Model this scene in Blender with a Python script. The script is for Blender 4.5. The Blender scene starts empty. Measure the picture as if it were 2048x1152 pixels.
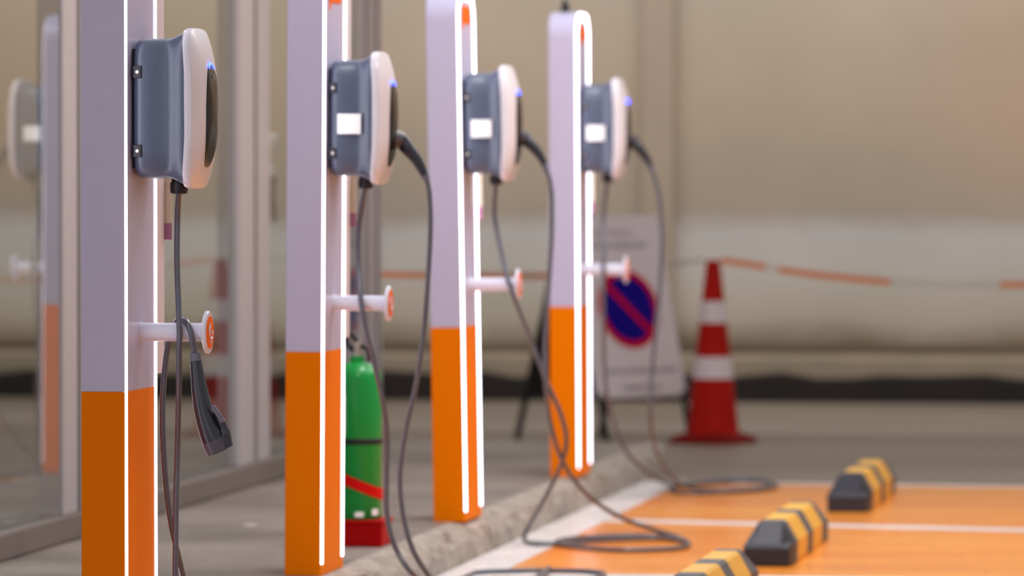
import bpy, bmesh, math, random
from mathutils import Vector, Matrix
random.seed(7)
C = bpy.context.scene.collection
PI = math.pi

# ------------------------------------------------------------------ camera
F = 10975.0                      # focal length in px of a 2048 wide frame
CAMZ = 1.36
ISL = 0.121                      # height of the concrete kerb island
pit = math.atan(250.0 / F)
yaw = math.atan(1636.0 / F * math.cos(pit))
FWD = Vector((-math.sin(yaw) * math.cos(pit), math.cos(yaw) * math.cos(pit), -math.sin(pit)))
RT = Vector((math.cos(yaw), math.sin(yaw), 0))
UP = Vector((-math.sin(yaw) * math.sin(pit), math.cos(yaw) * math.sin(pit), math.cos(pit)))
CAM = Vector((0, 0, CAMZ))

def P(px, py, d):
    return CAM + d * (FWD + (px - 1024) / F * RT + (576 - py) / F * UP)

def G(px, py, z=0.0):
    r = FWD + (px - 1024) / F * RT + (576 - py) / F * UP
    return CAM + r * ((z - CAMZ) / r.z)

def base_at(px, d, z):
    # point of depth d whose column is px, at height z
    py = 576 - ((z - CAMZ) / d + math.sin(pit)) * F / math.cos(pit)
    return P(px, py, d)

cam = bpy.data.cameras.new('camera')
cam_ob = bpy.data.objects.new('camera', cam); C.objects.link(cam_ob)
M = Matrix((RT, UP, -FWD)).transposed().to_4x4(); M.translation = CAM
cam_ob.matrix_world = M
cam.sensor_width = 36; cam.lens = F / 2048 * 36
cam.clip_start = 0.5; cam.clip_end = 200
cam.dof.use_dof = True
cam.dof.focus_distance = 13.75
cam.dof.aperture_fstop = (cam.lens / 1000) / 0.056
bpy.context.scene.camera = cam_ob
sc = bpy.context.scene
sc.view_settings.view_transform = 'Standard'
sc.view_settings.look = 'None'
sc.cycles.use_denoising = True
sc.cycles.max_bounces = 8
sc.cycles.transparent_max_bounces = 8
sc.cycles.sample_clamp_indirect = 4

# --------------------------------------------------------------- materials
def lin(c):
    return tuple(((v / 255) / 12.92 if v / 255 <= .04045 else ((v / 255 + .055) / 1.055) ** 2.4) for v in c) + (1,)

def mat(name, rgb, rough=.5, spec=.5, metal=0, coat=0, noise=0, nscale=20, bump=0, bscale=60, emit=None, estr=0):
    m = bpy.data.materials.new(name); m.use_nodes = True
    nt = m.node_tree; b = nt.nodes['Principled BSDF']
    col = lin(rgb)
    b.inputs['Base Color'].default_value = col
    b.inputs['Roughness'].default_value = rough
    b.inputs['Metallic'].default_value = metal
    b.inputs['Specular IOR Level'].default_value = spec
    b.inputs['Coat Weight'].default_value = coat
    b.inputs['Coat Roughness'].default_value = .12
    tc = nt.nodes.new('ShaderNodeTexCoord')
    # a little procedural variation everywhere
    n = nt.nodes.new('ShaderNodeTexNoise'); n.inputs['Scale'].default_value = nscale; n.inputs['Detail'].default_value = 5
    nt.links.new(tc.outputs['Object'], n.inputs['Vector'])
    mx = nt.nodes.new('ShaderNodeMix'); mx.data_type = 'RGBA'
    nz = max(noise, .04)
    mx.inputs[6].default_value = tuple(v * (1 - nz) for v in col[:3]) + (1,)
    mx.inputs[7].default_value = tuple(min(1, v * (1 + nz)) for v in col[:3]) + (1,)
    nt.links.new(n.outputs['Fac'], mx.inputs[0]); nt.links.new(mx.outputs[2], b.inputs['Base Color'])
    if bump:
        n2 = nt.nodes.new('ShaderNodeTexNoise'); n2.inputs['Scale'].default_value = bscale; n2.inputs['Detail'].default_value = 6
        nt.links.new(tc.outputs['Object'], n2.inputs['Vector'])
        bp = nt.nodes.new('ShaderNodeBump'); bp.inputs['Strength'].default_value = bump; bp.inputs['Distance'].default_value = .01
        nt.links.new(n2.outputs['Fac'], bp.inputs['Height']); nt.links.new(bp.outputs['Normal'], b.inputs['Normal'])
    if emit:
        b.inputs['Emission Color'].default_value = lin(emit)
        b.inputs['Emission Strength'].default_value = estr
    return m

M_white = mat('pillar_white', (204, 198, 228), .30, .4, coat=.1)
M_orange = mat('pillar_orange', (255, 130, 0), .45, .05)
M_led = mat('led_strip', (255, 255, 255), emit=(240, 238, 255), estr=6)
M_body = mat('charger_dark', (70, 82, 106), .40, 1.0, bump=.05, bscale=400)
M_bodyd = mat('charger_black', (28, 31, 40), .4, .5)
M_cover = mat('charger_cover_white', (236, 230, 238), .28, .5, coat=.3)
M_screen = mat('charger_gloss_black', (12, 9, 12), .22, .2)
M_blue = mat('status_light_blue', (60, 70, 255), emit=(50, 70, 255), estr=9)
M_metal = mat('bright_metal', (200, 195, 190), .3, metal=1)
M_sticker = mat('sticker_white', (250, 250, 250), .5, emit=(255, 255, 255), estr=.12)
M_cable = mat('cable_rubber', (84, 85, 96), .28, .8)
M_plug = mat('plug_rubber', (40, 42, 54), .32, .6)
M_head = mat('plug_head_grey', (78, 76, 88), .4)
M_plugc = mat('plug_collar', (104, 106, 122), .45)
M_pegw = mat('holder_white', (225, 224, 238), .3, .5, coat=.2)
M_pego = mat('disc_orange', (255, 110, 0), .4, .08)
M_pink = mat('notice_pink', (160, 100, 130), .5)
M_pinkw = mat('notice_board', (226, 216, 222), .5)
M_beige = mat('notice_beige', (205, 190, 165), .6)
M_alu = mat('post_aluminium', (188, 180, 182), .42, .5, metal=.15)
M_alud = mat('post_gasket', (80, 82, 82), .5)
M_green = mat('extinguisher_green', (0, 152, 60), .3, .4, coat=.1)
M_red = mat('stand_red', (185, 0, 6), .5, .12)
M_redb = mat('band_red', (225, 8, 8), .5, .15)
M_black = mat('black_rubber', (26, 24, 28), .5)
M_cone = mat('cone_red', (172, 16, 4), .5, .12, noise=.2, nscale=8)
M_coned = mat('cone_base_red', (120, 20, 14), .7, .1, noise=.2, nscale=8)
M_conew = mat('reflective_white', (215, 200, 200), .5)
M_sign = mat('sign_white', (214, 200, 200), .5)
M_signblue = mat('sign_blue', (22, 2, 120), .7, .08)
M_signred = mat('sign_red', (195, 0, 38), .7, .08)
M_signtext = mat('sign_print', (120, 105, 112), .6)
M_signblack = mat('sign_frame_black', (20, 18, 20), .6)
M_stopk = mat('wheel_stop_black', (42, 40, 50), .55, noise=.3, nscale=30, bump=.3)
M_stopg = mat('wheel_stop_grey', (92, 88, 90), .6, noise=.3, nscale=30, bump=.3)
M_stopy = mat('wheel_stop_yellow', (242, 180, 58), .45, noise=.15, nscale=25)
M_tapeo = mat('tape_orange', (225, 125, 70), .5)
M_chip = mat('pale_chip', (215, 205, 200), .7)

def ramp_noise(nt, vec, scale, c1, c2, p0=.35, p1=.65, detail=6):
    n = nt.nodes.new('ShaderNodeTexNoise'); n.inputs['Scale'].default_value = scale; n.inputs['Detail'].default_value = detail
    nt.links.new(vec, n.inputs['Vector'])
    r = nt.nodes.new('ShaderNodeValToRGB')
    r.color_ramp.elements[0].position = p0; r.color_ramp.elements[1].position = p1
    r.color_ramp.elements[0].color = c1; r.color_ramp.elements[1].color = c2
    nt.links.new(n.outputs['Fac'], r.inputs['Fac'])
    return r.outputs['Color'], n

def floor_mat(name, dark, light, rough0, rough1, scale=1.5, bump=.2, streak=None):
    m = bpy.data.materials.new(name); m.use_nodes = True
    nt = m.node_tree; b = nt.nodes['Principled BSDF']
    tc = nt.nodes.new('ShaderNodeTexCoord')
    mp = nt.nodes.new('ShaderNodeMapping'); nt.links.new(tc.outputs['Object'], mp.inputs['Vector'])
    if streak: mp.inputs['Scale'].default_value = streak
    col, n = ramp_noise(nt, mp.outputs['Vector'], scale, lin(dark), lin(light))
    fine, n2 = ramp_noise(nt, tc.outputs['Object'], 60, (.82, .82, .82, 1), (1.1, 1.1, 1.1, 1))
    mx = nt.nodes.new('ShaderNodeMix'); mx.data_type = 'RGBA'; mx.blend_type = 'MULTIPLY'; mx.inputs[0].default_value = 1
    nt.links.new(col, mx.inputs[6]); nt.links.new(fine, mx.inputs[7]); nt.links.new(mx.outputs[2], b.inputs['Base Color'])
    mr = nt.nodes.new('ShaderNodeMapRange'); mr.inputs[3].default_value = rough0; mr.inputs[4].default_value = rough1
    nt.links.new(n.outputs['Fac'], mr.inputs[0]); nt.links.new(mr.outputs[0], b.inputs['Roughness'])
    bp = nt.nodes.new('ShaderNodeBump'); bp.inputs['Strength'].default_value = bump; bp.inputs['Distance'].default_value = .003
    nt.links.new(n2.outputs['Fac'], bp.inputs['Height']); nt.links.new(bp.outputs['Normal'], b.inputs['Normal'])
    return m

M_floor = floor_mat('floor_concrete', (112, 98, 84), (146, 132, 116), .35, .6, .8, .1, (.25, 1.4, 1))
M_island = floor_mat('island_concrete', (122, 108, 100), (158, 144, 134), .4, .65, 1.3, .2)
M_paint = floor_mat('bay_paint_orange', (244, 138, 16), (252, 158, 48), .16, .34, 1.1, .05, (.5, 1.6, 1))
M_line = floor_mat('line_paint', (218, 210, 208), (238, 232, 230), .3, .5, 4, .05)

# rough broken kerb face
M_kerb = mat('kerb_concrete', (170, 157, 145), .75, .3, noise=.6, nscale=14, bump=1, bscale=30)

# rear wall: beige above, paler splash band low, darker left & right patches
def wall_mat():
    m = bpy.data.materials.new('rear_wall_paint'); m.use_nodes = True
    nt = m.node_tree; b = nt.nodes['Principled BSDF']; b.inputs['Roughness'].default_value = .8
    b.inputs['Specular IOR Level'].default_value = .2
    tc = nt.nodes.new('ShaderNodeTexCoord'); sep = nt.nodes.new('ShaderNodeSeparateXYZ')
    nt.links.new(tc.outputs['Object'], sep.inputs[0])
    nz = nt.nodes.new('ShaderNodeTexNoise'); nz.inputs['Scale'].default_value = 1.6; nz.inputs['Detail'].default_value = 5
    nt.links.new(tc.outputs['Object'], nz.inputs['Vector'])
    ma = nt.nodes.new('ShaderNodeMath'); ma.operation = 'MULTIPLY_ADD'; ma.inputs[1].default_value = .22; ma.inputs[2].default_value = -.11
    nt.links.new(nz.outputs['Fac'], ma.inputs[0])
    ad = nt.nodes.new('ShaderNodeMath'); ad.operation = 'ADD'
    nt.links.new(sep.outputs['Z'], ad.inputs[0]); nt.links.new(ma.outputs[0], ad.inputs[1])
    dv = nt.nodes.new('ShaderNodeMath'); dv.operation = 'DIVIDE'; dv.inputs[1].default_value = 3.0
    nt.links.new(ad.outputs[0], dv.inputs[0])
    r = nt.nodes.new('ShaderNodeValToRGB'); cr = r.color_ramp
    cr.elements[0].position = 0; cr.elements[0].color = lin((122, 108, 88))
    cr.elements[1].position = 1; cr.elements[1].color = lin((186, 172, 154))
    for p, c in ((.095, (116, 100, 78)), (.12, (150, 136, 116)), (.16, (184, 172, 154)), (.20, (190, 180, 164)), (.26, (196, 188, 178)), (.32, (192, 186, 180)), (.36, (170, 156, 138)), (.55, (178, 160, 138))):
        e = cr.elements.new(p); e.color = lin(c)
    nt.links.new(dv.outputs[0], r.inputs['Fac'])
    # vertical tone: panels along x
    nx = nt.nodes.new('ShaderNodeTexNoise'); nx.inputs['Scale'].default_value = .9; nx.inputs['Detail'].default_value = 3
    nt.links.new(tc.outputs['Object'], nx.inputs['Vector'])
    r2 = nt.nodes.new('ShaderNodeValToRGB'); r2.color_ramp.elements[0].position = .35; r2.color_ramp.elements[1].position = .65
    r2.color_ramp.elements[0].color = (.92, .93, .91, 1); r2.color_ramp.elements[1].color = (1.06, 1.03, 1.03, 1)
    nt.links.new(nx.outputs['Fac'], r2.inputs['Fac'])
    mx = nt.nodes.new('ShaderNodeMix'); mx.data_type = 'RGBA'; mx.blend_type = 'MULTIPLY'; mx.inputs[0].default_value = 1
    nt.links.new(r.outputs['Color'], mx.inputs[6]); nt.links.new(r2.outputs['Color'], mx.inputs[7])
    # warmer peach tone to the right, above the splash band
    m3 = nt.nodes.new('ShaderNodeMapRange'); m3.inputs[1].default_value = -2.6; m3.inputs[2].default_value = -1.0; m3.inputs[4].default_value = .8
    nt.links.new(sep.outputs['X'], m3.inputs[0])
    m4 = nt.nodes.new('ShaderNodeMapRange'); m4.inputs[1].default_value = 1.0; m4.inputs[2].default_value = 1.3
    nt.links.new(ad.outputs[0], m4.inputs[0])
    m5 = nt.nodes.new('ShaderNodeMath'); m5.operation = 'MULTIPLY'
    nt.links.new(m3.outputs[0], m5.inputs[0]); nt.links.new(m4.outputs[0], m5.inputs[1])
    mx2 = nt.nodes.new('ShaderNodeMix'); mx2.data_type = 'RGBA'; mx2.blend_type = 'MULTIPLY'
    nt.links.new(m5.outputs[0], mx2.inputs[0]); nt.links.new(mx.outputs[2], mx2.inputs[6]); mx2.inputs[7].default_value = (1.08, .90, .78, 1)
    nt.links.new(mx2.outputs[2], b.inputs['Base Color'])
    return m
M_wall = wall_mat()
M_wallp = mat('pilaster_paint', (168, 150, 130), .8, .2, noise=.1, nscale=2)
M_wbase = mat('wall_plinth', (150, 134, 112), .7, .3, noise=.25, nscale=3)
M_wdark = mat('kerb_black_paint', (34, 26, 20), .6, .3, noise=.5, nscale=3)

def glass_mat():
    m = bpy.data.materials.new('partition_glass'); m.use_nodes = True
    nt = m.node_tree; nt.nodes.clear()
    out = nt.nodes.new('ShaderNodeOutputMaterial'); mx = nt.nodes.new('ShaderNodeMixShader')
    tr = nt.nodes.new('ShaderNodeBsdfTransparent'); tr.inputs[0].default_value = (.80, .83, .80, 1)
    gl = nt.nodes.new('ShaderNodeBsdfGlossy'); gl.inputs['Roughness'].default_value = .0
    gl.inputs['Color'].default_value = (.93, .95, .93, 1)
    fr = nt.nodes.new('ShaderNodeFresnel'); fr.inputs['IOR'].default_value = 2.1
    n = nt.nodes.new('ShaderNodeTexNoise'); n.inputs['Scale'].default_value = .4
    bp = nt.nodes.new('ShaderNodeBump'); bp.inputs['Strength'].default_value = .004
    nt.links.new(n.outputs['Fac'], bp.inputs['Height']); nt.links.new(bp.outputs['Normal'], gl.inputs['Normal'])
    nt.links.new(fr.outputs[0], mx.inputs[0]); nt.links.new(tr.outputs[0], mx.inputs[1]); nt.links.new(gl.outputs[0], mx.inputs[2])
    nt.links.new(mx.outputs[0], out.inputs[0])
    return m
M_glass = glass_mat()
def tape_clear():
    m = bpy.data.materials.new('tape_clear'); m.use_nodes = True
    nt = m.node_tree; nt.nodes.clear()
    out = nt.nodes.new('ShaderNodeOutputMaterial'); mx = nt.nodes.new('ShaderNodeMixShader'); mx.inputs[0].default_value = .3
    tr = nt.nodes.new('ShaderNodeBsdfTransparent'); df = nt.nodes.new('ShaderNodeBsdfDiffuse'); df.inputs[0].default_value = (.6, .55, .5, 1)
    nt.links.new(tr.outputs[0], mx.inputs[1]); nt.links.new(df.outputs[0], mx.inputs[2]); nt.links.new(mx.outputs[0], out.inputs[0])
    return m
M_tapec = tape_clear()

# ----------------------------------------------------------------- helpers
def obj(name, bm, m, parent=None, smooth=False, loc=None, bevel=0):
    me = bpy.data.meshes.new(name)
    bmesh.ops.recalc_face_normals(bm, faces=bm.faces)
    bm.to_mesh(me); bm.free()
    if smooth:
        for p in me.polygons: p.use_smooth = True
        me.set_sharp_from_angle(angle=math.radians(38))
    for mm in (m if isinstance(m, (list, tuple)) else [m]): me.materials.append(mm)
    o = bpy.data.objects.new(name, me); C.objects.link(o)
    if parent: o.parent = parent
    if loc is not None: o.location = loc
    if bevel:
        b = o.modifiers.new('bevel', 'BEVEL'); b.width = bevel; b.segments = 2; b.limit_method = 'ANGLE'
        b.angle_limit = math.radians(40)
    return o

def thing(name, label, cat, loc=(0, 0, 0), rot=(0, 0, 0), group=None):
    o = bpy.data.objects.new(name, None); C.objects.link(o)
    o.empty_display_size = .05
    o.location = loc; o.rotation_euler = rot
    o['label'] = label; o['category'] = cat
    if group: o['group'] = group
    return o

def tag(o, label, cat, group=None):
    o['label'] = label; o['category'] = cat
    if group: o['group'] = group
    return o

def struct(name, bm, m, bevel=0, parent=None):
    o = obj(name, bm, m, bevel=bevel, parent=parent)
    if parent is None: o['kind'] = 'structure'
    return o

def box(bm, x0, x1, y0, y1, z0, z1, mi=0):
    v = [bm.verts.new((x, y, z)) for x in (x0, x1) for y in (y0, y1) for z in (z0, z1)]
    for f in ((0, 1, 3, 2), (4, 6, 7, 5), (0, 4, 5, 1), (2, 3, 7, 6), (0, 2, 6, 4), (1, 5, 7, 3)):
        fc = bm.faces.new([v[i] for i in f]); fc.material_index = mi
    return bm

def B(*a):
    return box(bmesh.new(), *a)

def loft(bm, rings, cap0=True, cap1=True, closed=True, mi=0):
    vr = [[bm.verts.new(p) for p in r] for r in rings]
    n = len(vr[0])
    for a, b in zip(vr, vr[1:]):
        for i in range(n if closed else n - 1):
            j = (i + 1) % n
            f = bm.faces.new((a[i], a[j], b[j], b[i])); f.material_index = mi
    if cap0: bm.faces.new(vr[0]).material_index = mi
    if cap1: bm.faces.new(vr[-1]).material_index = mi
    return vr

def sweep(bm, pts, radii, n=14, flat=1.0, cap=True):
    pts = [Vector(p) for p in pts]
    if not isinstance(radii, (list, tuple)): radii = [radii] * len(pts)
    t0 = (pts[1] - pts[0]).normalized()
    ref = Vector((0, 1, 0)) if abs(t0.y) < .9 else Vector((1, 0, 0))
    nrm = (ref - t0 * ref.dot(t0)).normalized()
    rings = []
    for i, p in enumerate(pts):
        a = pts[max(0, i - 1)]; b = pts[min(len(pts) - 1, i + 1)]
        t = (b - a).normalized()
        nrm = (nrm - t * nrm.dot(t)).normalized()
        bn = t.cross(nrm)
        rings.append([p + radii[i] * (math.cos(2 * PI * k / n) * nrm * flat + math.sin(2 * PI * k / n) * bn) for k in range(n)])
    loft(bm, rings, cap, cap)
    return bm

def smoothpath(pts, sub=8):
    # Catmull-Rom, works on points or on (point, radius) alike
    out = []
    n = len(pts)
    for i in range(n - 1):
        p0 = pts[max(0, i - 1)]; p1 = pts[i]; p2 = pts[i + 1]; p3 = pts[min(n - 1, i + 2)]
        for k in range(sub):
            t = k / sub
            out.append(.5 * ((2 * p1) + (-p0 + p2) * t + (2 * p0 - 5 * p1 + 4 * p2 - p3) * t * t + (-p0 + 3 * p1 - 3 * p2 + p3) * t ** 3))
    out.append(pts[-1])
    return out

def lathe(bm, prof, n=32, c=(0, 0, 0), mi=0, cap=True):
    rings = [[Vector((c[0] + r * math.cos(2 * PI * k / n), c[1] + r * math.sin(2 * PI * k / n), c[2] + z)) for k in range(n)] for r, z in prof]
    loft(bm, rings, cap, cap, mi=mi)
    return bm

def xcyl(bm, prof, n=28, c=(0, 0, 0)):
    # lathe about the x axis: prof = (radius, x)
    rings = [[Vector((c[0] + x, c[1] + r * math.cos(2 * PI * k / n), c[2] + r * math.sin(2 * PI * k / n))) for k in range(n)] for r, x in prof]
    loft(bm, rings)
    return bm

def sup(w, h, n, ex):
    out = []
    for k in range(n):
        a = 2 * PI * (k + .5) / n
        c, s = math.cos(a), math.sin(a)
        out.append((math.copysign(abs(c) ** (2 / ex), c) * w, math.copysign(abs(s) ** (2 / ex), s) * h))
    return out

# -------------------------------------------------------------- the setting
WY = 31.3                         # rear wall
X_K = -2.9                        # kerb face
END = 24.2                        # far end of the kerb island
bm = B(-14, 9, 4, WY + .6, -.08, 0); struct('floor', bm, M_floor)
# kerb island with a broken, rounded edge
bm = bmesh.new()
ys = [9 + i * (END - 9) / 150 for i in range(151)]
rings = []
for y in ys:
    j = lambda a: random.uniform(-a, a)
    rings.append([Vector((-9, y, .0)), Vector((-9, y, ISL)), Vector((X_K - .10, y, ISL)), Vector((X_K - .055 + j(.012), y, ISL - .006 + j(.004))), Vector((X_K - .022 + j(.018), y, ISL - .03 + j(.016))),
                  Vector((X_K - .004 + j(.006), y, ISL * .5 + j(.014))), Vector((X_K + .005 + j(.006), y, .0))])
vr = loft(bm, rings, True, True)
for f in bm.faces:
    c = f.calc_center_median()
    if c.x > X_K - .12 and c.x < X_K + .1: f.material_index = 1
o = obj('kerb_island', bm, [M_island, M_kerb]); o['kind'] = 'structure'

# painted parking bays
far = G(1700, 971).y
bm = B(X_K + .17, 6, 10, far, 0, .004); struct('bay_paint', bm, M_paint)
def quad(pts, z0, z1):
    b = bmesh.new()
    loft(b, [[Vector((p[0], p[1], z0)) for p in pts], [Vector((p[0], p[1], z1)) for p in pts]])
    return b
struct('bay_line', quad([(X_K + .012, 10), (X_K + .19, 10), (X_K + .19, far + .1), (X_K + .012, far + .1)], .0, .007), M_line)
def cross(pa, pb, w, x0=X_K + .19, x1=6):
    a, b = G(*pa), G(*pb)
    s = (b.y - a.y) / (b.x - a.x)
    f = lambda x: a.y + s * (x - a.x)
    return quad([(x0, f(x0)), (x1, f(x1)), (x1, f(x1) + w), (x0, f(x0) + w)], 0, .006)
struct('bay_line', cross((1250, 1047), (2048, 1066), .16), M_line)
struct('bay_line', cross((1560, 971), (2048, 977), .10), M_line)
struct('bay_line', quad([(X_K + .19, 17.75), (6, 17.65), (6, 17.81), (X_K + .19, 17.91)], 0, .006), M_line)

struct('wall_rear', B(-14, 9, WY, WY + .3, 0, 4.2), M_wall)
xp = G(1318, 700, .27); k = (WY) / xp.y
xc = P(1318, 400, WY / math.cos(yaw)).x
xc = (CAM + (FWD + (1318 - 1024) / F * RT) * (WY / (FWD + (1318 - 1024) / F * RT).y)).x
struct('trim_1', B(xc - .09, xc + .09, WY - .06, WY, .3, 4.2), M_wallp)
# plinth and black painted kerb at the foot of the rear wall
struct('baseboard_rear', B(-14, 9, WY - .18, WY, .0, .27), M_wbase, bevel=.03)
bm = bmesh.new()
rings = []
for i in range(121):
    x = -14 + 23 * i / 120
    t = .15 + random.uniform(-.02, .02)
    rings.append([Vector((x, WY - .28, 0)), Vector((x, WY - .28, t - .02)), Vector((x, WY - .24, t)), Vector((x, WY - .18, t)), Vector((x, WY - .18, 0))])
loft(bm, rings)
struct('trim_2', bm, M_wdark)
# dark strip above the plinth, a shadow line put into its colour
struct('shadow_strip', B(-14, 9, WY - .03, WY, .275, .315), mat('plinth_shadow', (104, 88, 68), .8, noise=.5, nscale=2))

# glass partition on the left
GX = -4.10
def yz(px):   # world y where the column px meets the partition plane
    r = FWD + (px - 1024) / F * RT
    return GX / r.x * r.y
Yp3 = yz(735)
Ya, Yb, Yc, Yd = yz(115), yz(166), yz(470), yz(530)
struct('trim_4', B(GX - .16, GX + .03, 9.5, Yp3 + .22, ISL, ISL + .09), mat('sill_concrete', (120, 108, 102), .6, noise=.15, nscale=6), bevel=.01)
def post(name, y0, y1, yg=None, dep=.09):
    o = struct(name, B(GX - dep + .02, GX + .02, y0, y1, ISL + .09, 3.4), M_alu, bevel=.004)
    yg = yg or (y0 + y1) / 2
    obj('gasket', B(GX + .012, GX + .0215, yg - .022, yg + .022, ISL + .09, 3.4), M_alud, o)
    return o
post('trim_5', Ya, Yb, yz(146)); post('trim_6', Yc, Yd, yz(501)); post('trim_7', Yp3 - .26, Yp3 - .06); post('trim_8', Yp3 + .02, Yp3 + .24)
post('trim_9', 13.8, 14.06)
def pane(name, y0, y1, rot=.0, dx=.012):
    b = bmesh.new(); h = (y1 - y0) / 2
    v = [b.verts.new(p) for p in ((0, -h, 0), (0, h, 0), (0, h, 3.2), (0, -h, 3.2))]
    b.faces.new(v)
    o = struct(name, b, M_glass); o.location = (GX + dx, (y0 + y1) / 2, ISL + .085); o.rotation_euler = (0, 0, rot)
    return o
pane('window_1', 14.06, Ya, -.018, -.019)
pane('window_2', Yb, Yc, .012)
pane('window_3', 9.6, 13.8)
door = pane('door_1', Yd, Yp3 - .26)
M_lock = mat('lock_steel', (245, 240, 232), .4)
# lock on the glass door: plate, pull loop, hanging padlock
yl = yz(563) - door.location.y
def dl(py): # local z from picture row on the partition plane
    d = (Vector((GX, yz(563), 0)) - CAM).dot(FWD)
    return P(563, py, d).z - ISL - .085
b = bmesh.new()
lathe(b, [(.0, dl(300)), (.026, dl(298)), (.034, dl(288)), (.034, dl(275)), (.018, dl(266)), (0, dl(265))], 16, (.05, yl, 0))
obj('lock_cylinder', b, M_lock, door, True)
b = bmesh.new(); sweep(b, smoothpath([Vector((.045, yl - .02, dl(290))), Vector((.06, yl, dl(320))), Vector((.05, yl + .03, dl(345))), Vector((.04, yl, dl(340)))]), .012)
obj('shackle', b, M_lock, door, True)
b = bmesh.new(); lathe(b, [(0, dl(355)), (.028, dl(353)), (.034, dl(343)), (.028, dl(334)), (0, dl(333))], 16, (.05, yl - .04, 0)); obj('padlock', b, M_lock, door, True)
b = bmesh.new(); sweep(b, smoothpath([Vector((.045, yl, dl(350))), Vector((.05, yl - .02, dl(385))), Vector((.055, yl + .03, dl(420))), Vector((.05, yl + .05, dl(440)))]), .019)
obj('lock_chain', b, mat('chain_bronze', (120, 105, 80), .5, metal=.5), door, True)

# ------------------------------------------------------------------ pillars
PH = 1.835; PW = .38; PD = .11; ZB = .672
def prof(w, h, r, z0, inset=0, n=10):
    """open outline in (y, z): up the near side, over the rounded top, down the far side"""
    pts = [(inset, z0)]
    rr = r - inset
    for i in range(n + 1):
        a = PI - (PI / 2) * i / n
        pts.append((r + rr * math.cos(a), h - r + rr * math.sin(a)))
    for i in range(n + 1):
        a = PI / 2 - (PI / 2) * i / n
        pts.append((w - r + rr * math.cos(a), h - r + rr * math.sin(a)))
    pts.append((w - inset, z0))
    return pts

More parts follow.
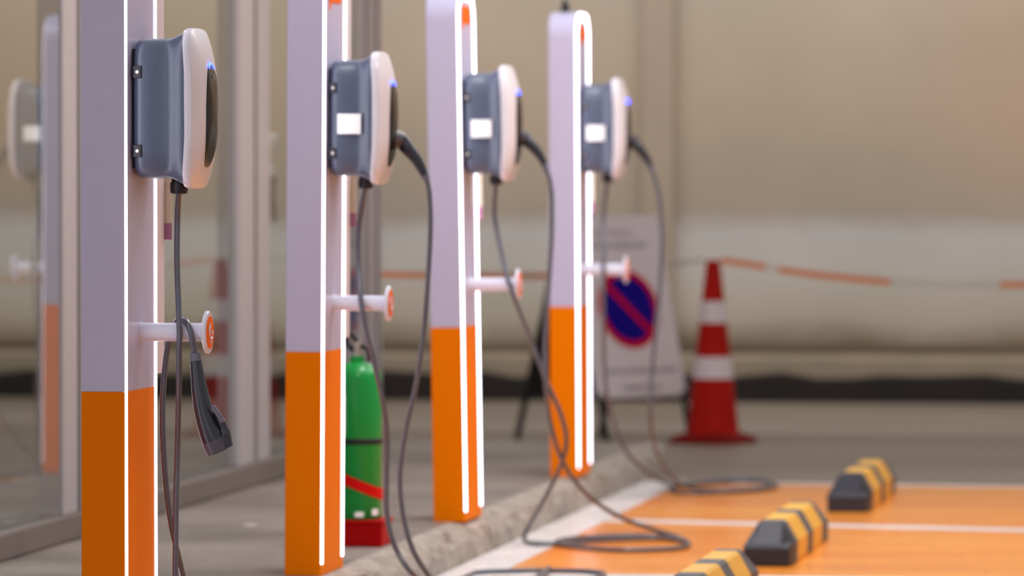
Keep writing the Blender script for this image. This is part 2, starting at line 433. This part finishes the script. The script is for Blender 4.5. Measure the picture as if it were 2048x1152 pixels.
pill = [(250, 13.60, .0), (641, 16.46, .006), (930, 18.94, -.0155), (1156, 21.65, -.005)]
plabels = ['orange and white charging pillar nearest the camera, running out of the picture at bottom',
           'orange and white charging pillar directly in front of the green extinguisher',
           'orange and white charging pillar between the green extinguisher and the prohibition sign, its lit arch cut by the top edge',
           'farthest orange and white charging pillar, standing before the prohibition sign']
roots = []
for i, (px, d, tilt) in enumerate(pill):
    loc = base_at(px, d, ISL)
    t = thing('charging_pillar', plabels[i], 'pillar', loc, (0, tilt, 0), 'charging pillars along the kerb')
    roots.append((t, loc, tilt, d))
    b = bmesh.new(); pr = prof(PW, PH, .10, ZB)
    loft(b, [[Vector((-PD, y, z)) for y, z in pr], [Vector((0, y, z)) for y, z in pr]])
    obj('upper_housing', b, M_white, t, bevel=.002)
    obj('lower_housing', B(-PD, 0, 0, PW, 0, ZB), M_orange, t, bevel=.002)
    # light strip
    b = bmesh.new()
    po = prof(PW, PH, .10, .035, .003); pi_ = prof(PW, PH, .10, .035, .031)
    m_ = len(po)
    vo = [[b.verts.new((x, y, z)) for y, z in po] for x in (-.002, .0012)]
    vi = [[b.verts.new((x, y, z)) for y, z in pi_] for x in (-.002, .0012)]
    for k in range(m_ - 1):
        b.faces.new((vo[1][k], vo[1][k + 1], vi[1][k + 1], vi[1][k]))
        b.faces.new((vo[0][k], vo[0][k + 1], vo[1][k + 1], vo[1][k]))
        b.faces.new((vi[0][k], vi[1][k], vi[1][k + 1], vi[0][k + 1]))
    for k in (0, m_ - 1):
        b.faces.new((vo[0][k], vo[1][k], vi[1][k], vi[0][k]))
    obj('light_strip', b, M_led, t)
    # logo badge: rounded orange bubble with a tail
    zt = PH - .050
    b = bmesh.new()
    pts = [(.085, zt - .012), (.10, zt), (.28, zt), (.295, zt - .012), (.295, zt - .052), (.28, zt - .062), (.14, zt - .062), (.098, zt - .088), (.10, zt - .062), (.085, zt - .052)]
    loft(b, [[Vector((-.001, y, z)) for y, z in pts], [Vector((.002, y, z)) for y, z in pts]])
    obj('logo_badge', b, M_pego, t)
    # notice board along the far side
    cy_ = PW + .099 if i < 2 else PW + .001
    if i < 2: obj('notice_board', B(-.075, -.001, PW + .001, PW + .098, ZB + .03, PH - .06), M_pinkw, t, bevel=.003)
    # little notice card
    nc = obj('notice_card', B(-.016, .018, cy_, cy_ + .004, 1.065, 1.20), M_beige, t)
    obj('card_footer', B(-.016, .018, cy_ - .001, cy_ + .001, 1.043, 1.085), M_pink, nc)
    # cable holder: arm with a round end plate
    hz = .815; hy = PW / 2
    b = bmesh.new(); xcyl(b, [(.0, 0), (.026, 0), (.026, .003), (.0235, .004), (.0235, .166), (0, .166)], 28, (0, hy, hz))
    h = obj('cable_holder', b, M_pegw, t, True)
    b = bmesh.new(); xcyl(b, [(0, .165), (.050, .165), (.054, .167), (.054, .173), (.051, .176), (0, .176)], 36, (0, hy, hz))
    e = obj('end_plate', b, M_pegw, h, False)
    b = bmesh.new(); xcyl(b, [(0, .175), (.041, .175), (.041, .178), (0, .178)], 36, (0, hy, hz))
    obj('end_disc', b, M_pego, h)
    # white plug mark on the disc
    b = bmesh.new()
    arc = [Vector((.1795, hy + .022 * math.cos(a), hz + .004 + .020 * math.sin(a))) for a in [PI * .75 + PI * 1.0 * k / 10 for k in range(11)]]
    sweep(b, arc, .0022, 6)
    box(b, .178, .1805, hy - .003, hy + .003, hz - .028, hz - .014)
    box(b, .178, .1805, hy + .012, hy + .026, hz - .005, hz + .003)
    box(b, .178, .1805, hy - .008, hy - .004, hz + .002, hz + .024)
    obj('plug_mark', b, M_pegw, h)
    # conduit rising from the top
    b = bmesh.new(); lathe(b, [(0, PH - .01), (.018, PH - .01), (.018, PH + .02), (.013, PH + .025), (.013, PH + .05), (0, PH + .05)], 16, (-.06, PW * .35, 0))
    g = obj('conduit_gland', b, M_bodyd, t, True)
    b = bmesh.new(); lathe(b, [(.0, PH + .04), (.010, PH + .04), (.010, PH + .9), (0, PH + .9)], 12, (-.052, PW * .35, 0))
    obj('conduit_pipe', b, mat('conduit_grey', (150, 155, 145), .5), g, True)

# ----------------------------------------------------------------- chargers
CZ = 1.375
CW, CH, CE = .138, .201, 4.6
def dome(y, z):
    t = min(1, (abs(y / CW) ** CE + abs(z / CH) ** CE) ** (1 / CE))
    return .148 + .026 * (1 - t ** 2.4) + .014 * (1 - (z / CH) ** 2)

def pix(pl, a):
    """picture column/row plus depth beyond the pillar's near edge -> local point of the charger frame"""
    t, loc, tilt, d = pl
    return P(a[0], a[1], d + a[2])

def make_charger(i, label):
    t, loc, tilt, d = roots[i]
    Mx = Matrix.Translation(loc) @ Matrix.Rotation(tilt, 4, 'Y')
    p = Mx @ Vector((0, PW / 2, CZ))
    r = thing('wall_charger', label, 'ev charger', p, (0, tilt, 0), 'wall chargers on the pillars')
    inv = (Matrix.Translation(p) @ Matrix.Rotation(tilt, 4, 'Y')).inverted()
    # body
    b = bmesh.new()
    st = []
    for x in (.006, .008, .011, .015, .020, .028, .036, .045, .054, .063, .072, .081, .090, .098, .106, .114, .122, .130, .136, .140):
        e = max(0, 1 - (x - .006) / .018); rd = .018 * (1 - math.sqrt(max(0, 1 - e * e)))
        w_ = .121 - .0125 * math.sin(min(1, max(0, (x - .02) / .075)) * PI / 2) ** 2
        h_ = .175
        if x > .088:
            f_ = (x - .088) / .052; f_ = f_ * f_ * (3 - 2 * f_)
            w_ += .020 * f_; h_ += .018 * f_
        st.append((x, w_ - rd, h_ - rd))
    loft(b, [[Vector((x, y, z)) for y, z in sup(w, h, 96, 6.5)] for x, w, h in st])
    body = obj('body', b, M_body, r, True)
    # mounting plate behind
    obj('mounting_plate', B(0, .006, -.10, .10, -.15, .15), M_bodyd, r, bevel=.003)
    # bottom cap darker
    # screws on the near side
    for z in (.090, -.106):
        b = B(.006, .030, -.1235, -.117, z - .016, z + .016)
        tb = obj('screw_tab', b, M_bodyd, r, bevel=.003)
        b = bmesh.new()
        rings = [[Vector((.0185 + rr * math.cos(2 * PI * k / 14), yy, z + rr * math.sin(2 * PI * k / 14))) for k in range(14)] for rr, yy in ((.0055, -.122), (.0055, -.1255), (.004, -.127))]
        loft(b, rings); obj('screw', b, M_metal, tb, True)
    # cover
    b = bmesh.new()
    rings = []
    for s, x in ((.955, .128), (.985, .128), (1.0, .134), (1.0, .144)):
        rings.append([Vector((x + .014 * (1 - (z / CH) ** 2), y, z)) for y, z in sup(CW * s, CH * s, 80, CE)])
    for s in (.992, .97, .93, .87, .78, .66, .5, .33, .15):
        rings.append([Vector((dome(y, z), y, z)) for y, z in sup(CW * s, CH * s, 80, CE)])
    loft(b, rings); cover = obj('cover', b, M_cover, r, True)
    # glossy oval panel with its status light
    b = bmesh.new(); rings = []
    cy, cz = 0, -.018
    for s, e in ((1, -.002), (1, .0012), (.97, .002), (.85, .002), (.6, .002), (.3, .002), (.05, .002)):
        rings.append([Vector((dome(cy + y, cz + z) + e, cy + y, cz + z)) for y, z in sup(.071 * s, .129 * s, 60, 2.5)])
    loft(b, rings); scr = obj('oval_panel', b, M_screen, r, True)
    b = bmesh.new(); pts = []
    for k in range(13):
        a = PI * (.36 + .28 * k / 12)
        y, z = cy + .072 * math.cos(a), cz + .131 * math.sin(a)
        pts.append(Vector((dome(y, z) + .002, y, z)))
    sweep(b, pts, .0026, 8); obj('status_light', b, M_blue, scr, True)
    b = B(dome(0, .07) + .001, dome(0, .07) + .004, -.004, .004, .072, .084); obj('panel_icon', b, M_metal, scr)
    if i:
        obj('white_sticker', B(.032, .103, -.1235, -.117, -.048, .012), M_sticker, r)
    # gland
    gx = .098
    b = bmesh.new(); lathe(b, [(0, -.168), (.019, -.168), (.019, -.184), (.0225, -.185), (.0225, -.204), (.0205, -.212), (.012, -.214), (0, -.214)], 20, (gx, 0, 0))
    obj('cable_gland', b, M_bodyd, r, True)
    return r, inv, gx

def connector(r, path, radii, flat=.8):
    """gun-shaped plug swept along a path of local points"""
    q = smoothpath([Vector((*p, 0)).to_3d() for p in path], 6)
    rr = smoothpath([Vector((v, 0, 0)) for v in radii], 6)
    rr = [v.x for v in rr]
    b = bmesh.new(); n = len(q)
    c1 = int(n * .13); h0 = int(n * .82)
    sweep(b, q[c1:h0 + 1], rr[c1:h0 + 1], 20, flat)
    g = obj('connector', b, M_plug, r, True)
    b = bmesh.new(); sweep(b, q[:c1 + 1], [v * 1.06 for v in rr[:c1 + 1]], 20, flat); obj('strain_relief', b, M_plugc, g, True)
    b = bmesh.new(); sweep(b, q[h0:], [v * 1.03 for v in rr[h0:]], 24, flat); obj('plug_head', b, M_head, g, True)
    return g, q, rr

labels_c = ['dark grey wall charger with white cover and no sticker on its side, nearest the camera',
            'stickered wall charger with white cover on the pillar beside the green extinguisher',
            'stickered wall charger with white cover on the pillar just left of the farthest one',
            'stickered wall charger with white cover on the farthest pillar, above the prohibition sign']
GZ = .0085
# cable routes in the picture, with depth beyond the pillar's near edge; 'g' = lying on the bay floor
K = X_K + .05
def build_route(i, inv, start, pts):
    t, loc, tilt, d = roots[i]
    out = [start]
    for a in pts:
        if len(a) == 3 and a[2] == 'g': w = G(a[0], a[1], GZ + .006)
        elif len(a) == 3 and a[2] == 'i': w = G(a[0], a[1], ISL + GZ)
        elif len(a) == 4: w = Vector((a[0], a[1], a[2]))
        else: w = P(a[0], a[1], d + a[2])
        out.append(inv @ w)
    return out

routes = {}
D0 = .19
# --- charger 1: cable falls, loops on the kerb, climbs back over the holder
c0, inv0, gx = make_charger(0, labels_c[0])
s = Vector((gx, 0, -.205))
r1 = build_route(0, inv0, s, [(355, 430, D0), (354, 520, D0 - .01), (357, 610, D0 - .05), (358, 640, D0 - .066), (359, 668, D0 - .068), (358, 700, D0 - .066), (358, 760, D0 - .05), (355, 900, D0), (352, 1010, D0), (351, 1152, D0),
                              (352, 1260, D0 + .02), (362, 1310, D0 + .05), (385, 1318, D0 + .12), (392, 1290, D0 + .18), (378, 1210, D0 + .16), (362, 1135, D0 + .12), (345, 1062, D0 + .08), (333, 980, D0 + .06), (326, 880, D0 + .05), (326, 790, D0 + .05), (333, 710, D0 + .05), (343, 668, D0 + .042),
                              (355, 641, D0 + .01), (366, 639, D0 - .03), (375, 647, D0 - .058), (381, 663, D0 - .068), (386, 688, D0 - .066), (391, 714, D0 - .06)])
b = bmesh.new(); q = smoothpath(r1, 10); sweep(b, q, .0076, 12); obj('charging_cable', b, M_cable, c0, True)
pp = [inv0 @ P(x, y, 13.6 + D0 - .06) for x, y in ((390, 706), (393, 733), (399, 778), (407, 820), (419, 856), (429, 880), (439, 903))]
g, q, rr = connector(c0, pp, [.0125, .0155, .0205, .0245, .0295, .0325, .032], .95)
# second small lug with the latch beside the head
b = bmesh.new(); sweep(b, smoothpath([inv0 @ P(x, y, 13.6 + D0 - .075) for x, y in ((430, 822), (440, 838), (450, 862), (456, 893))], 5), [.005] * 2 + [.007] * 4 + [.010] * 4 + [.0125] * 6, 14)
obj('latch', b, M_plug, g, True)
b = bmesh.new(); sweep(b, smoothpath([inv0 @ P(x, y, 13.6 + D0 - .088) for x, y in ((424, 812), (432, 822), (440, 834), (446, 846))], 4), [.003] + [.0065] * 11 + [.003], 12)
obj('release_button', b, M_plugc, g, True)
hd = (pp[-1] - pp[-2]).normalized()
b = bmesh.new(); sweep(b, [pp[-1] - hd * .002, pp[-1] + hd * .0015], .021, 20, .8); obj('pin_face', b, M_black, g)

def plugged(i, c, inv, handle, radii_m, cable):
    t, loc, tilt, d = roots[i]
    pts = []
    for x, y, dd in handle: pts.append(inv @ P(x, y, d + dd))
    pts = [Vector((.150, 0, pts[-1].z + .0)) if k == len(pts) - 1 else p for k, p in enumerate(pts)]
    g, q, rr = connector(c, pts, radii_m, .9)
    return pts

# --- charger 2
c1, inv1, gx = make_charger(1, labels_c[1])
h1 = plugged(1, c1, inv1, [(854, 360, D0), (846, 343, D0), (832, 318, D0), (815, 297, D0), (800, 281, D0), (770, 274, D0)], [.0105, .0135, .0175, .0215, .0255, .027], None)
s = Vector((gx, 0, -.205))
r2 = build_route(1, inv1, s, [(718, 450, D0), (717, 530, D0 - .02), (722, 600, D0 - .068), (732, 660, D0 - .065), (748, 725, D0 - .05), (765, 800, D0 - .03), (774, 870, D0), (773, 950, D0), (774, 1030, D0), (792, 1098, D0), (832, 1155, D0 + .02),
                              (880, 1172, D0 + .5), (935, 1152, 'g'), (960, 1144, 'g'), (1040, 1141, 'g'), (1100, 1141, 'g'), (1180, 1143, 'g'), (1208, 1150, 'g'), (1150, 1168, 'g'), (1060, 1180, 'g'), (1080, 1158, 'g'), (1098, 1136, D0 + 1.45), (1080, 1150, 'g'), (1000, 1196, 'g'), (930, 1220, D0 + .3), (880, 1180, D0 + .06),
                              (856, 1150, D0 + .02), (826, 1100, D0), (806, 1030, D0), (800, 950, D0), (812, 860, D0), (832, 770, D0), (848, 660, D0), (857, 540, D0), (861, 450, D0), (859, 390, D0), (854, 360, D0)])
b = bmesh.new(); sweep(b, smoothpath(r2, 10), .0080, 12); obj('charging_cable', b, M_cable, c1, True)

# --- charger 3
c2, inv2, gx = make_charger(2, labels_c[2])
plugged(2, c2, inv2, [(1093, 340, D0), (1086, 322, D0), (1074, 303, D0), (1060, 287, D0), (1046, 276, D0), (1020, 268, D0)], [.0105, .013, .017, .0205, .0245, .027], None)
r3 = build_route(2, inv2, s, [(989, 430, D0), (1003, 505, D0 - .03), (1018, 565, D0 - .068), (1032, 605, D0 - .065), (1066, 690, D0), (1092, 760, D0), (1122, 830, D0 + .05), (1133, 885, D0 + .1), (1118, 940, D0 + .15), (1085, 1005, D0 + .3), (1053, 1062, D0 + .5),
                              (1050, 1080, 'g'), (1070, 1087, 'g'), (1140, 1086, 'g'), (1200, 1080, 'g'), (1300, 1076, 'g'), (1355, 1079, 'g'), (1378, 1088, 'g'), (1345, 1097, 'g'), (1240, 1100, 'g'), (1150, 1093, 'g'), (1112, 1084, 'g'), (1150, 1076, 'g'), (1250, 1071, 'g'), (1330, 1074, 'g'),
                              (1374, 1084, 'g'), (1355, 1074, D0 + .7), (1310, 1060, D0 + .6), (1240, 1034, D0 + .5), (1175, 990, D0 + .3), (1128, 928, D0 + .15), (1102, 850, D0 + .05), (1092, 770, D0 - .02), (1090, 690, D0), (1096, 590, D0), (1103, 480, D0), (1104, 400, D0), (1100, 362, D0), (1093, 340, D0)])
b = bmesh.new(); sweep(b, smoothpath(r3, 10), .0082, 12); obj('charging_cable', b, M_cable, c2, True)

# --- charger 4
c3, inv3, gx = make_charger(3, labels_c[3])
plugged(3, c3, inv3, [(1304, 342, D0), (1298, 325, D0), (1288, 309, D0), (1276, 294, D0), (1264, 283, D0), (1240, 274, D0)], [.0105, .013, .017, .0205, .0245, .027], None)
r4 = build_route(3, inv3, s, [(1207, 430, D0), (1207, 500, D0 - .06), (1207, 543, D0 - .068), (1207, 640, D0 - .03), (1208, 720, D0), (1214, 790, D0), (1232, 860, D0 + .1), (1262, 915, D0 + .25), (1310, 955, D0 + .5), (1345, 968, 'g'), (1400, 966, 'g'), (1480, 962, 'g'), (1535, 964, 'g'), (1553, 971, 'g'), (1520, 979, 'g'),
                              (1440, 984, 'g'), (1370, 986, 'g'), (1340, 978, 'g'), (1370, 968, 'g'), (1440, 960, 'g'), (1520, 960, 'g'), (1550, 968, 'g'), (1500, 978, 'g'), (1420, 980, 'g'), (1370, 972, 'g'), (1345, 955, D0 + .8), (1322, 925, D0 + .5), (1306, 880, D0 + .2), (1301, 820, D0),
                              (1304, 740, D0), (1314, 640, D0), (1322, 540, D0), (1324, 460, D0), (1318, 390, D0), (1310, 358, D0), (1304, 342, D0)])
b = bmesh.new(); sweep(b, smoothpath(r4, 10), .0082, 12); obj('charging_cable', b, M_cable, c3, True)

# -------------------------------------------------------- fire extinguisher
e0 = G(714, 1090, ISL)
st = thing('extinguisher_stand', 'low red stand under the green fire extinguisher', 'stand', (e0.x, e0.y, ISL))
obj('stand_box', B(-.098, .098, -.09, .09, 0, .084), M_red, st, bevel=.006)
obj('stand_lip', B(-.104, .104, -.096, .096, .074, .086), M_red, st, bevel=.004)
ex = thing('fire_extinguisher', 'green fire extinguisher with a slanting red band on the low red stand', 'extinguisher', (e0.x, e0.y, ISL + .086))
R = .081
b = bmesh.new(); lathe(b, [(.0, .0), (R - .006, .0), (R, .008), (R, .452), (R - .005, .472), (R - .018, .490), (.045, .502), (.026, .508), (.022, .528), (0, .528)], 40); obj('cylinder', b, M_green, ex, True)
b = bmesh.new(); lathe(b, [(R + .001, .243), (R + .004, .245), (R + .004, .260), (R + .001, .262)], 40, cap=False); obj('black_ring', b, M_black, ex, True)
b = bmesh.new(); rings = []
for k in range(41):
    a = 2 * PI * k / 40
    z = .115 - .035 * math.cos(a - yaw)
    x, y = math.cos(a) * (R + .002), math.sin(a) * (R + .002)
    rings.append([Vector((x, y, z - .018)), Vector((x * 1.02, y * 1.02, z - .018)), Vector((x * 1.02, y * 1.02, z + .018)), Vector((x, y, z + .018))])
loft(b, rings, False, False); obj('red_band', b, M_redb, ex, True)
def patch(r, a0, a1, z0, z1, n=10):
    b = bmesh.new()
    rings = [[Vector((math.cos(a) * q, math.sin(a) * q, z)) for q, z in ((r, z0), (r + .0015, z0), (r + .0015, z1), (r, z1))] for a in [a0 + (a1 - a0) * k / n for k in range(n + 1)]]
    loft(b, rings); return b
obj('paper_label', patch(R, -PI * .92, -PI * .60, .27, .41), M_sticker, ex, True)
obj('paper_mark', patch(R, -PI * .47, -PI * .36, .010, .026), M_sticker, ex, True)
obj('paper_mark', patch(R, -PI * .24, -PI * .14, .014, .034), M_sticker, ex, True)
b = bmesh.new(); lathe(b, [(0, .525), (.016, .525), (.016, .555), (.019, .556), (.019, .574), (0, .574)], 18); v = obj('valve', b, M_metal, ex, True)
b = bmesh.new(); sweep(b, smoothpath([Vector(p) for p in ((.004, -.01, .572), (-.010, -.012, .590), (-.022, -.015, .606), (-.012, -.016, .598), (.004, -.016, .580))], 5), .006, 8)
obj('lever', b, M_black, v, True)
b = bmesh.new(); sweep(b, smoothpath([Vector(p) for p in ((.0, 0, .560), (.03, -.01, .556), (.045, -.015, .535), (.045, -.02, .512))], 5), .008, 10); obj('hose_elbow', b, M_black, v, True)
b = bmesh.new(); sweep(b, [Vector((-.03, -.012, .60)), Vector((-.03, -.012, .565)), Vector((-.012, -.01, .545))], .007, 8); obj('carry_handle', b, M_black, v, True)

# ------------------------------------------------------------- traffic cone
c = G(1426, 886)
cn = thing('traffic_cone', 'red traffic cone with two white bands near the rear wall', 'traffic cone', (c.x, c.y, 0))
b = bmesh.new()
n = 4
def sq(h, z, r=0.05):
    out = []
    for k in range(4):
        a = yaw + PI / 2 * k + PI * .06
        for da in (-.16, 0, .16):
            rr = h * (1 if da == 0 else .97) / 1
            out.append(Vector((rr * math.cos(a + da), rr * math.sin(a + da), z)))
    return out
loft(b, [sq(.218, 0), sq(.222, .018), sq(.20, .032), sq(.15, .05)]); obj('cone_base', b, M_coned, cn)
HT = .885
rad = lambda z: .128 + (.034 - .128) * (z - .04) / (HT - .04)
b = bmesh.new(); lathe(b, [(.15, .03), (rad(.05), .05), (rad(HT), HT), (rad(HT) * .8, HT + .004), (0, HT + .004)], 36); obj('cone_body', b, M_cone, cn, True)
for z0, z1 in ((.315, .420), (.585, .690)):
    b = bmesh.new(); lathe(b, [(rad(z0) + .0005, z0), (rad(z0) + .0025, z0), (rad(z1) + .0025, z1), (rad(z1) + .0005, z1)], 36, cap=False); obj('reflective_band', b, M_conew, cn, True)

# ---------------------------------------------------------- A-frame sign
th = math.radians(41)
s0 = G(1219, 881)
sg = thing('folding_sign', 'white folding board with a blue and red no parking disc, behind the farthest pillar', 'sign', (s0.x, s0.y, 0), (0, 0, yaw + th))
HS = 1.095; FY = .285; HW = .292
def slant(f, side=-1):     # f = 0 at the top, 1 at the foot
    return (side * (.015 + (FY + (.085 if side > 0 else 0) - .015) * f), HS * (1 - f))
def sbox(x0, x1, f0, f1, side, off, thick):
    y0, z0 = slant(f0, side); y1, z1 = slant(f1, side)
    dn = Vector((0, side * HS, FY)).normalized()
    b = bmesh.new()
    r0 = [Vector((x0, y0, z0)), Vector((x1, y0, z0)), Vector((x1, y1, z1)), Vector((x0, y1, z1))]
    loft(b, [[p + dn * off for p in r0], [p + dn * (off + thick) for p in r0]])
    return b
front = obj('front_board', sbox(-HW, HW, 0, .8, -1, 0, .012), M_sign, sg)
obj('rear_board', sbox(-HW, HW, 0, .8, 1, 0, .012), M_signblack, sg)
for side in (-1, 1):
    for x in (-HW + .005, HW - .03):
        obj('leg', sbox(x, x + .026, .78, 1, side, -.004, .02), M_signblack, sg)
obj('top_rail', B(-HW, HW, -.02, .02, HS - .012, HS + .008), M_sign, sg)
def disc(r0, r1, off, m, fc=.41):
    b = bmesh.new()
    dn = Vector((0, -HS, FY)).normalized(); sl = Vector((0, -FY, -HS)).normalized()
    y0, z0 = slant(fc); cc = Vector((0, y0, z0))
    nn = 48
    ring = lambda r, o: [cc + dn * o + Vector((r * math.cos(2 * PI * k / nn), 0, 0)) + sl * (r * math.sin(2 * PI * k / nn)) for k in range(nn)]
    if r0 > 0: loft(b, [ring(r0, off), ring(r1, off), ring(r1, off - .003), ring(r0, off - .003), ring(r0, off)], False, False)
    else: loft(b, [ring(r1, off - .003), ring(r1, off)])
    return b, cc, dn, sl
b, cc, dn, sl = disc(0, .18, .014, None); obj('blue_disc', b, M_signblue, front)
b, _, _, _ = disc(.163, .197, .0165, None); obj('red_ring', b, M_signred, front)
b = bmesh.new()
dg = (Vector((1, 0, 0)) + sl).normalized(); pg = (Vector((1, 0, 0)) - sl).normalized()
r0 = [cc + dn * .0145 + dg * a + pg * c_ for a, c_ in ((-.17, -.017), (.17, -.017), (.17, .017), (-.17, .017))]
loft(b, [r0, [p + dn * .002 for p in r0]]); obj('red_bar', b, M_signred, front)
def textrow(fc, h, x0, x1, seed):
    rnd = random.Random(seed); b = bmesh.new(); x = x0
    while x < x1:
        w = rnd.uniform(.010, .020)
        hh = h * rnd.uniform(.6, 1)
        y0, z0 = slant(fc); c0_ = Vector((0, y0, z0)) + dn * .0125
        for (a0, a1, b0, b1) in ((0, .28, -1, 1), (.28, 1, .55, 1) if rnd.random() < .5 else (.72, 1, -1, 1), (.28, .72, -1, -.5)):
            q_ = [c0_ + Vector((x + w * a, 0, 0)) + sl * (hh * .5 * bb) for a, bb in ((a0, b0), (a1, b0), (a1, b1), (a0, b1))]
            loft(b, [q_, [p + dn * .0012 for p in q_]])
        x += w + rnd.uniform(.003, .008)
        if rnd.random() < .15: x += .012
    return b
obj('print_row', textrow(.075, .030, -.15, .10, 1), mat('sign_print_faint', (160, 140, 145), .6), front)
obj('print_row', textrow(.13, .030, -.19, .17, 2), M_signtext, front)
obj('print_row', textrow(.685, .026, -.23, .23, 3), M_signtext, front)
obj('print_row', textrow(.76, .030, -.13, .13, 4), M_signtext, front)

# ------------------------------------------------------------ barrier tape
def tape(name, pts, w, label):
    """pts: (column, row, depth, is_orange)"""
    b = bmesh.new(); prev = None
    for x, y, d, o_ in pts:
        top = P(x, y - w / 2, d); bot = P(x, y + w / 2, d)
        off = (FWD * .004)
        cur = [b.verts.new(v) for v in (top, bot, bot + off, top + off)]
        if prev:
            for k in range(4):
                f = b.faces.new((prev[0][k], prev[0][(k + 1) % 4], cur[(k + 1) % 4], cur[k])); f.material_index = 0 if prev[1] else 1
        prev = (cur, o_)
    o = obj(name, b, [M_tapeo, M_tapec]); tag(o, label, 'tape', 'barrier tapes'); return o
dc = (Vector((c.x, c.y, .85)) - CAM).dot(FWD)
dp = (Vector((GX, Yp3 + .14, .8)) - CAM).dot(FWD)
xq = lambda v: 1024 + (Vector(v) - CAM).dot(RT) / (Vector(v) - CAM).dot(FWD) * F
tape('barrier_tape', [(1442, 521, dc, 1), (1480, 526, dc, 1), (1532, 534, dc, 0), (1556, 539, dc, 1), (1620, 548, dc, 1), (1700, 557, dc, 1), (1780, 564, dc, 0), (1890, 569, dc, 0), (2000, 570, dc, 1), (2080, 569, dc, 1), (2200, 566, dc, 1)], 12, 'orange barrier tape sagging rightwards from the tip of the red cone')
tape('barrier_tape', [(xq((GX - .02, Yp3 + .14, .8)), 549, dp, 1), (800, 550, 24.2, 1), (900, 551, 25.4, 1), (1000, 552, 26.6, 1), (1088, 552, 27.5, 1), (1120, 551, 27.7, 1), (1250, 540, 27.8, 0), (1330, 530, 27.4, 0), (1410, 521, dc, 0)], 11, 'orange barrier tape stretched left of the farthest pillar behind the folding sign')

# ------------------------------------------------------------- wheel stops
def wheel_stop(x, y0, L, label):
    r = [(-.080, 0), (-.082, .070), (-.046, .134), (-.036, .142), (.036, .142), (.046, .134), (.082, .070), (.080, 0)]
    def sec(y, s, k=1.0):
        return [Vector((a * k, y, min(z, s))) for a, z in r]
    b = bmesh.new()
    fr = [(0, .060, .93, 0), (.012, .074, .97, 0), (.17, .142, 1, 2), (.27, .142, 1, 1), (.62, .142, 1, 2), (.82, .142, 1, 1), (1.17, .142, 1, 2), (1.27, .142, 1, 2), (L - .01, .066, .97, 0), (L, .055, .93, 0)]
    if L < 1.3: pass
    rings = [sec(y, s, k) for y, s, k, _ in fr]
    vr = [[b.verts.new(p) for p in q_] for q_ in rings]
    for i_ in range(len(vr) - 1):
        for k in range(8):
            f = b.faces.new((vr[i_][k], vr[i_][(k + 1) % 8], vr[i_ + 1][(k + 1) % 8], vr[i_ + 1][k])); f.material_index = fr[i_][3]
    b.faces.new(vr[0]).material_index = 0; b.faces.new(vr[-1]).material_index = 0
    o = obj('wheel_stop', b, [M_stopk, M_stopy, M_stopg], loc=(x, y0, .004), bevel=.004)
    tag(o, label, 'wheel stop', 'striped wheel stops in the bays')
y2 = G(1590, 1136).y
wheel_stop(-1.87, y2, 1.45, 'black and yellow wheel stop in the middle of the row of three')
y1_ = G(1710, 1027).y
wheel_stop(-1.85, y1_, 1.42, 'black and yellow wheel stop farthest back, beyond the painted white line')
wheel_stop(-1.87, y2 - 2.45, 1.45, 'black and yellow wheel stop cut off by the bottom edge of the picture')

# small flat pale patch on the island
def chip(px, py, s, label):
    g_ = G(px, py, ISL)
    b = bmesh.new(); pts = [(-1, -.8), (.2, -1), (1, -.5), (.9, .7), (-.1, 1), (-.9, .5)]
    loft(b, [[Vector((x * s, y * s * 1.4, 0)) for x, y in pts], [Vector((x * s * .98, y * s * 1.35, .003)) for x, y in pts]])
    o = obj('pale_chip', b, M_chip, loc=(g_.x, g_.y, ISL)); tag(o, label, 'paper')
chip(500, 1051, .022, 'small pale flat scrap lying on the concrete between the two nearest pillars')

# ------------------------------------------------------------------ lights
w = bpy.data.worlds.new('world'); sc.world = w; w.use_nodes = True
bg = w.node_tree.nodes['Background']; bg.inputs[0].default_value = (.98, .97, 1.0, 1); bg.inputs[1].default_value = .51
def area(name, loc, size, power, color=(1, 1, 1), rot=(0, 0, 0), sy=None):
    l = bpy.data.lights.new(name, 'AREA'); l.energy = power; l.color = color
    l.shape = 'RECTANGLE'; l.size = size; l.size_y = sy or size
    o = bpy.data.objects.new(name, l); C.objects.link(o); o.location = loc; o.rotation_euler = rot
    return o
area('ceiling_lamp', (-2.3, 14.9, 3.3), .3, 26, (1, .98, 1), sy=1.2)
area('ceiling_lamp', (-2.3, 17.6, 3.3), .3, 36, (1, .98, 1), sy=1.2)
area('ceiling_lamp', (-2.3, 20.2, 3.3), .3, 36, (1, .98, 1), sy=1.2)
area('wall_fill', (-3, 28.8, 3.9), 12, 165, (.98, .97, 1), (math.radians(52), 0, 0), sy=.5)  # added fill, out of view, to brighten the rear wall
area('bay_lamp', (-.6, 19.5, 3.6), 1.2, 85, (1, .97, .93), sy=5)
area('side_fill', (-3.3, 7.6, 1.75), .4, 11, (.93, .96, 1), (math.radians(90), 0, 0), sy=1.6)  # added fill, out of view, for a highlight on the charger sides
